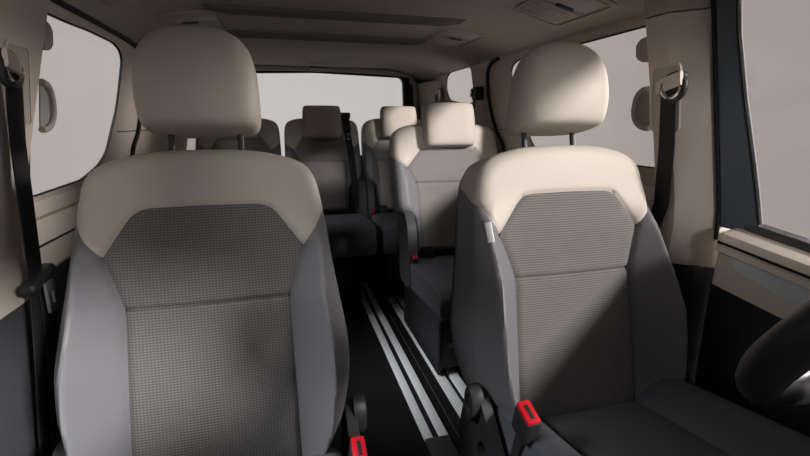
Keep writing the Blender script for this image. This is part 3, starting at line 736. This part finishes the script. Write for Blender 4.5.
# dashboard below the windscreen (out of view, added to shade the seats) and steering wheel
d = MB(); sec = [(-.85, 0), (-.85, .93), (-.60, .945), (-.30, .935), (-.17, .915), (-.12, .86), (-.15, .72), (-.26, .58), (-.34, .40), (-.45, .0)]
d.loft([[(x, y, z) for y, z in sec] for x in np.linspace(-.60, 1.08, 29)])
unseen_dash = struct(d.build('unseen_dashboard', 'black_plastic', angle=35), 'dark unseen dashboard below the camera, added to shade the seats', 'unseen_dashboard')
hd = MB(); R_ = []
for x, k in ((.42, .0), (.45, .7), (.50, 1), (.62, 1), (.75, 1), (.82, .7), (.86, 0)):
    R_.append([(x, -.40, .92+.04*k), (x, -.25, .925+.06*k), (x, -.10, .92+.055*k), (x, -.08, .90+.03*k), (x, -.16, .86)])
hd.loft(R_); hd.build('unseen_instrument_hood', 'black_plastic', unseen_dash)  # unseen hood, added for its shadow on the passenger seat
sw = empty('steering_wheel', (.594, .236, .940)); tl = math.radians(35)
sw.rotation_euler = (tl, 0, 0)
rim = MB(); pts = []
for k in range(64):
    a = 2*PI*k/64; rr = .182-(.012 if math.sin(a) < -.75 else 0)*min(1, (-math.sin(a)-.75)/.2 if math.sin(a) < -.75 else 0)
    pts.append((rr*math.cos(a), 0, rr*math.sin(a)))
rim.tube(pts, .0205, 14, True); rim.build('rim', 'wheel_leather', sw)
hub = MB(); hub.loft([[(a_*math.cos(t)*(1), y, b_*math.sin(t)) for t in np.linspace(0, 2*PI, 28, endpoint=False)] for y, a_, b_ in ((-.05, .05, .05), (-.03, .075, .065), (.005, .078, .066), (.018, .066, .056), (.024, .03, .028))]); hub.build('hub', 'black_plastic', sw)
for sx in (-1, 1):
    sp_ = MB(); sp_.loft([[(sx*x, yy+dy, zz+dz) for dy, dz in ((-.008, -h_), (.008, -h_), (.010, 0), (.008, h_), (-.008, h_))] for x, yy, zz, h_ in ((.06, .0, -.012, .032), (.11, .0, -.02, .024), (.175, .0, -.03, .020))]); s_o = sp_.build('spoke', 'wheel_leather', sw)
    bz = MB(); bz.loft([[(sx*x, yy+dy, zz+dz) for dy, dz in ((-.004, -h_), (.004, -h_), (.006, 0), (.004, h_), (-.004, h_))] for x, yy, zz, h_ in ((.08, .012, -.013, .014), (.12, .012, -.020, .013), (.160, .010, -.026, .010))]); bz.build('spoke_bezel', 'silver', s_o)
sp_ = MB(); sp_.loft([[(x+dx, dy, z) for dx, dy in ((-.02, -.006), (.02, -.006), (.02, .008), (-.02, .008))] for x, z in ((0, -.05), (0, -.165))]); sp_.build('spoke', 'wheel_leather', sw)
cl = MB(); cl.tube([(0, -.04, 0), (0, -.47, -.0)], .042, 16); cl.build('steering_column', 'black_plastic', sw)
tag(sw, "black steering wheel cut by the right edge in front of the driver's seat", 'steering wheel')

# ------------------------------------------------------------------ light
w = bpy.data.worlds.new('World'); S.world = w; w.use_nodes = True
nt = w.node_tree; N = nt.nodes; L = nt.links; bg = N['Background']
tc = N.new('ShaderNodeTexCoord'); sp_ = N.new('ShaderNodeSeparateXYZ'); L.new(tc.outputs['Generated'], sp_.inputs[0])
rp = N.new('ShaderNodeValToRGB'); mr = N.new('ShaderNodeMapRange'); mr.inputs[1].default_value = -1; mr.inputs[2].default_value = 1
L.new(sp_.outputs[1], mr.inputs[0]); L.new(mr.outputs[0], rp.inputs[0])
e = rp.color_ramp.elements; e[0].position = .40; e[0].color = (1.5, 1.46, 1.43, 1); e[1].position = 1.; e[1].color = (.60, .575, .555, 1)
for p_, c_ in ((.52, (.40, .372, .358, 1)), (.86, (.455, .422, .408, 1))): q_ = e.new(p_); q_.color = c_
# glow added to the unseen sky high ahead, as fill light
def mrange(out, a, b):
    n = N.new('ShaderNodeMapRange'); n.interpolation_type = 'SMOOTHSTEP'; n.inputs[1].default_value = a; n.inputs[2].default_value = b; L.new(out, n.inputs[0]); return n.outputs[0]
# unseen sky ahead and to the left dimmed, to keep the bolsters shaded
dk = N.new('ShaderNodeMath'); dk.operation = 'MULTIPLY'; L.new(mrange(sp_.outputs[1], .78, .45), dk.inputs[0]); L.new(mrange(sp_.outputs[0], .45, .05), dk.inputs[1])
dm = N.new('ShaderNodeMix'); dm.data_type = 'RGBA'; dm.inputs[7].default_value = (.10, .10, .105, 1); L.new(dk.outputs[0], dm.inputs[0]); L.new(rp.outputs[0], dm.inputs[6])
m0 = N.new('ShaderNodeMath'); m0.operation = 'MULTIPLY'; L.new(mrange(sp_.outputs[1], -.15, -.45), m0.inputs[0]); L.new(mrange(sp_.outputs[0], -.30, .0), m0.inputs[1])
ml = N.new('ShaderNodeMath'); ml.operation = 'MULTIPLY'; L.new(m0.outputs[0], ml.inputs[0]); L.new(mrange(sp_.outputs[2], .36, .48), ml.inputs[1])
mx = N.new('ShaderNodeMix'); mx.data_type = 'RGBA'; mx.inputs[7].default_value = (.9, .9, .95, 1)
L.new(ml.outputs[0], mx.inputs[0]); L.new(dm.outputs[2], mx.inputs[6]); L.new(mx.outputs[2], bg.inputs[0]); bg.inputs[1].default_value = 1.0
def sun(name, frm, strength, angle, col=(1, 1, 1)):
    l = bpy.data.lights.new(name, 'SUN'); l.energy = strength; l.angle = math.radians(angle); l.color = col
    o = bpy.data.objects.new(name, l); COL.objects.link(o); o.rotation_euler = Vector(frm).to_track_quat('Z', 'Y').to_euler(); o.location = (0, -2, 4); return o
sun('key_sun', (.76, -1, .50), 5.8, 8, (1, .975, .95))

sun('low_front_fill', (-.23, -1, .16), .75, 8, (1, .975, .95))  # added fill lamp, brightens the right pillar from the front
sun('right_low_fill', (1, .30, .12), 2.2, 10, (1, .975, .95))  # added fill lamp from the right rear, brightens left pillar and sill
sun('rail_fill', (-1, -.10, 1.05), 6.5, 28, (.92, .96, 1))  # added fill lamp through the left window, brightens the floor rails

# ------------------------------------------------------------------ camera
cam = bpy.data.cameras.new('camera'); co = bpy.data.objects.new('camera', cam); COL.objects.link(co)
cam.sensor_width = 36; cam.lens = 450/810*36; cam.clip_start = .02
yaw, pitch = math.radians(15), math.radians(13.2)
co.location = (0, 0, 1.10); co.rotation_euler = (PI/2-pitch, 0, -yaw)
S.camera = co
S.view_settings.view_transform = 'Standard'; S.view_settings.look = 'None'; S.view_settings.gamma = 1; S.view_settings.exposure = 0
S.view_settings.use_curve_mapping = False
S.cycles.max_bounces = 8; S.cycles.transparent_max_bounces = 12
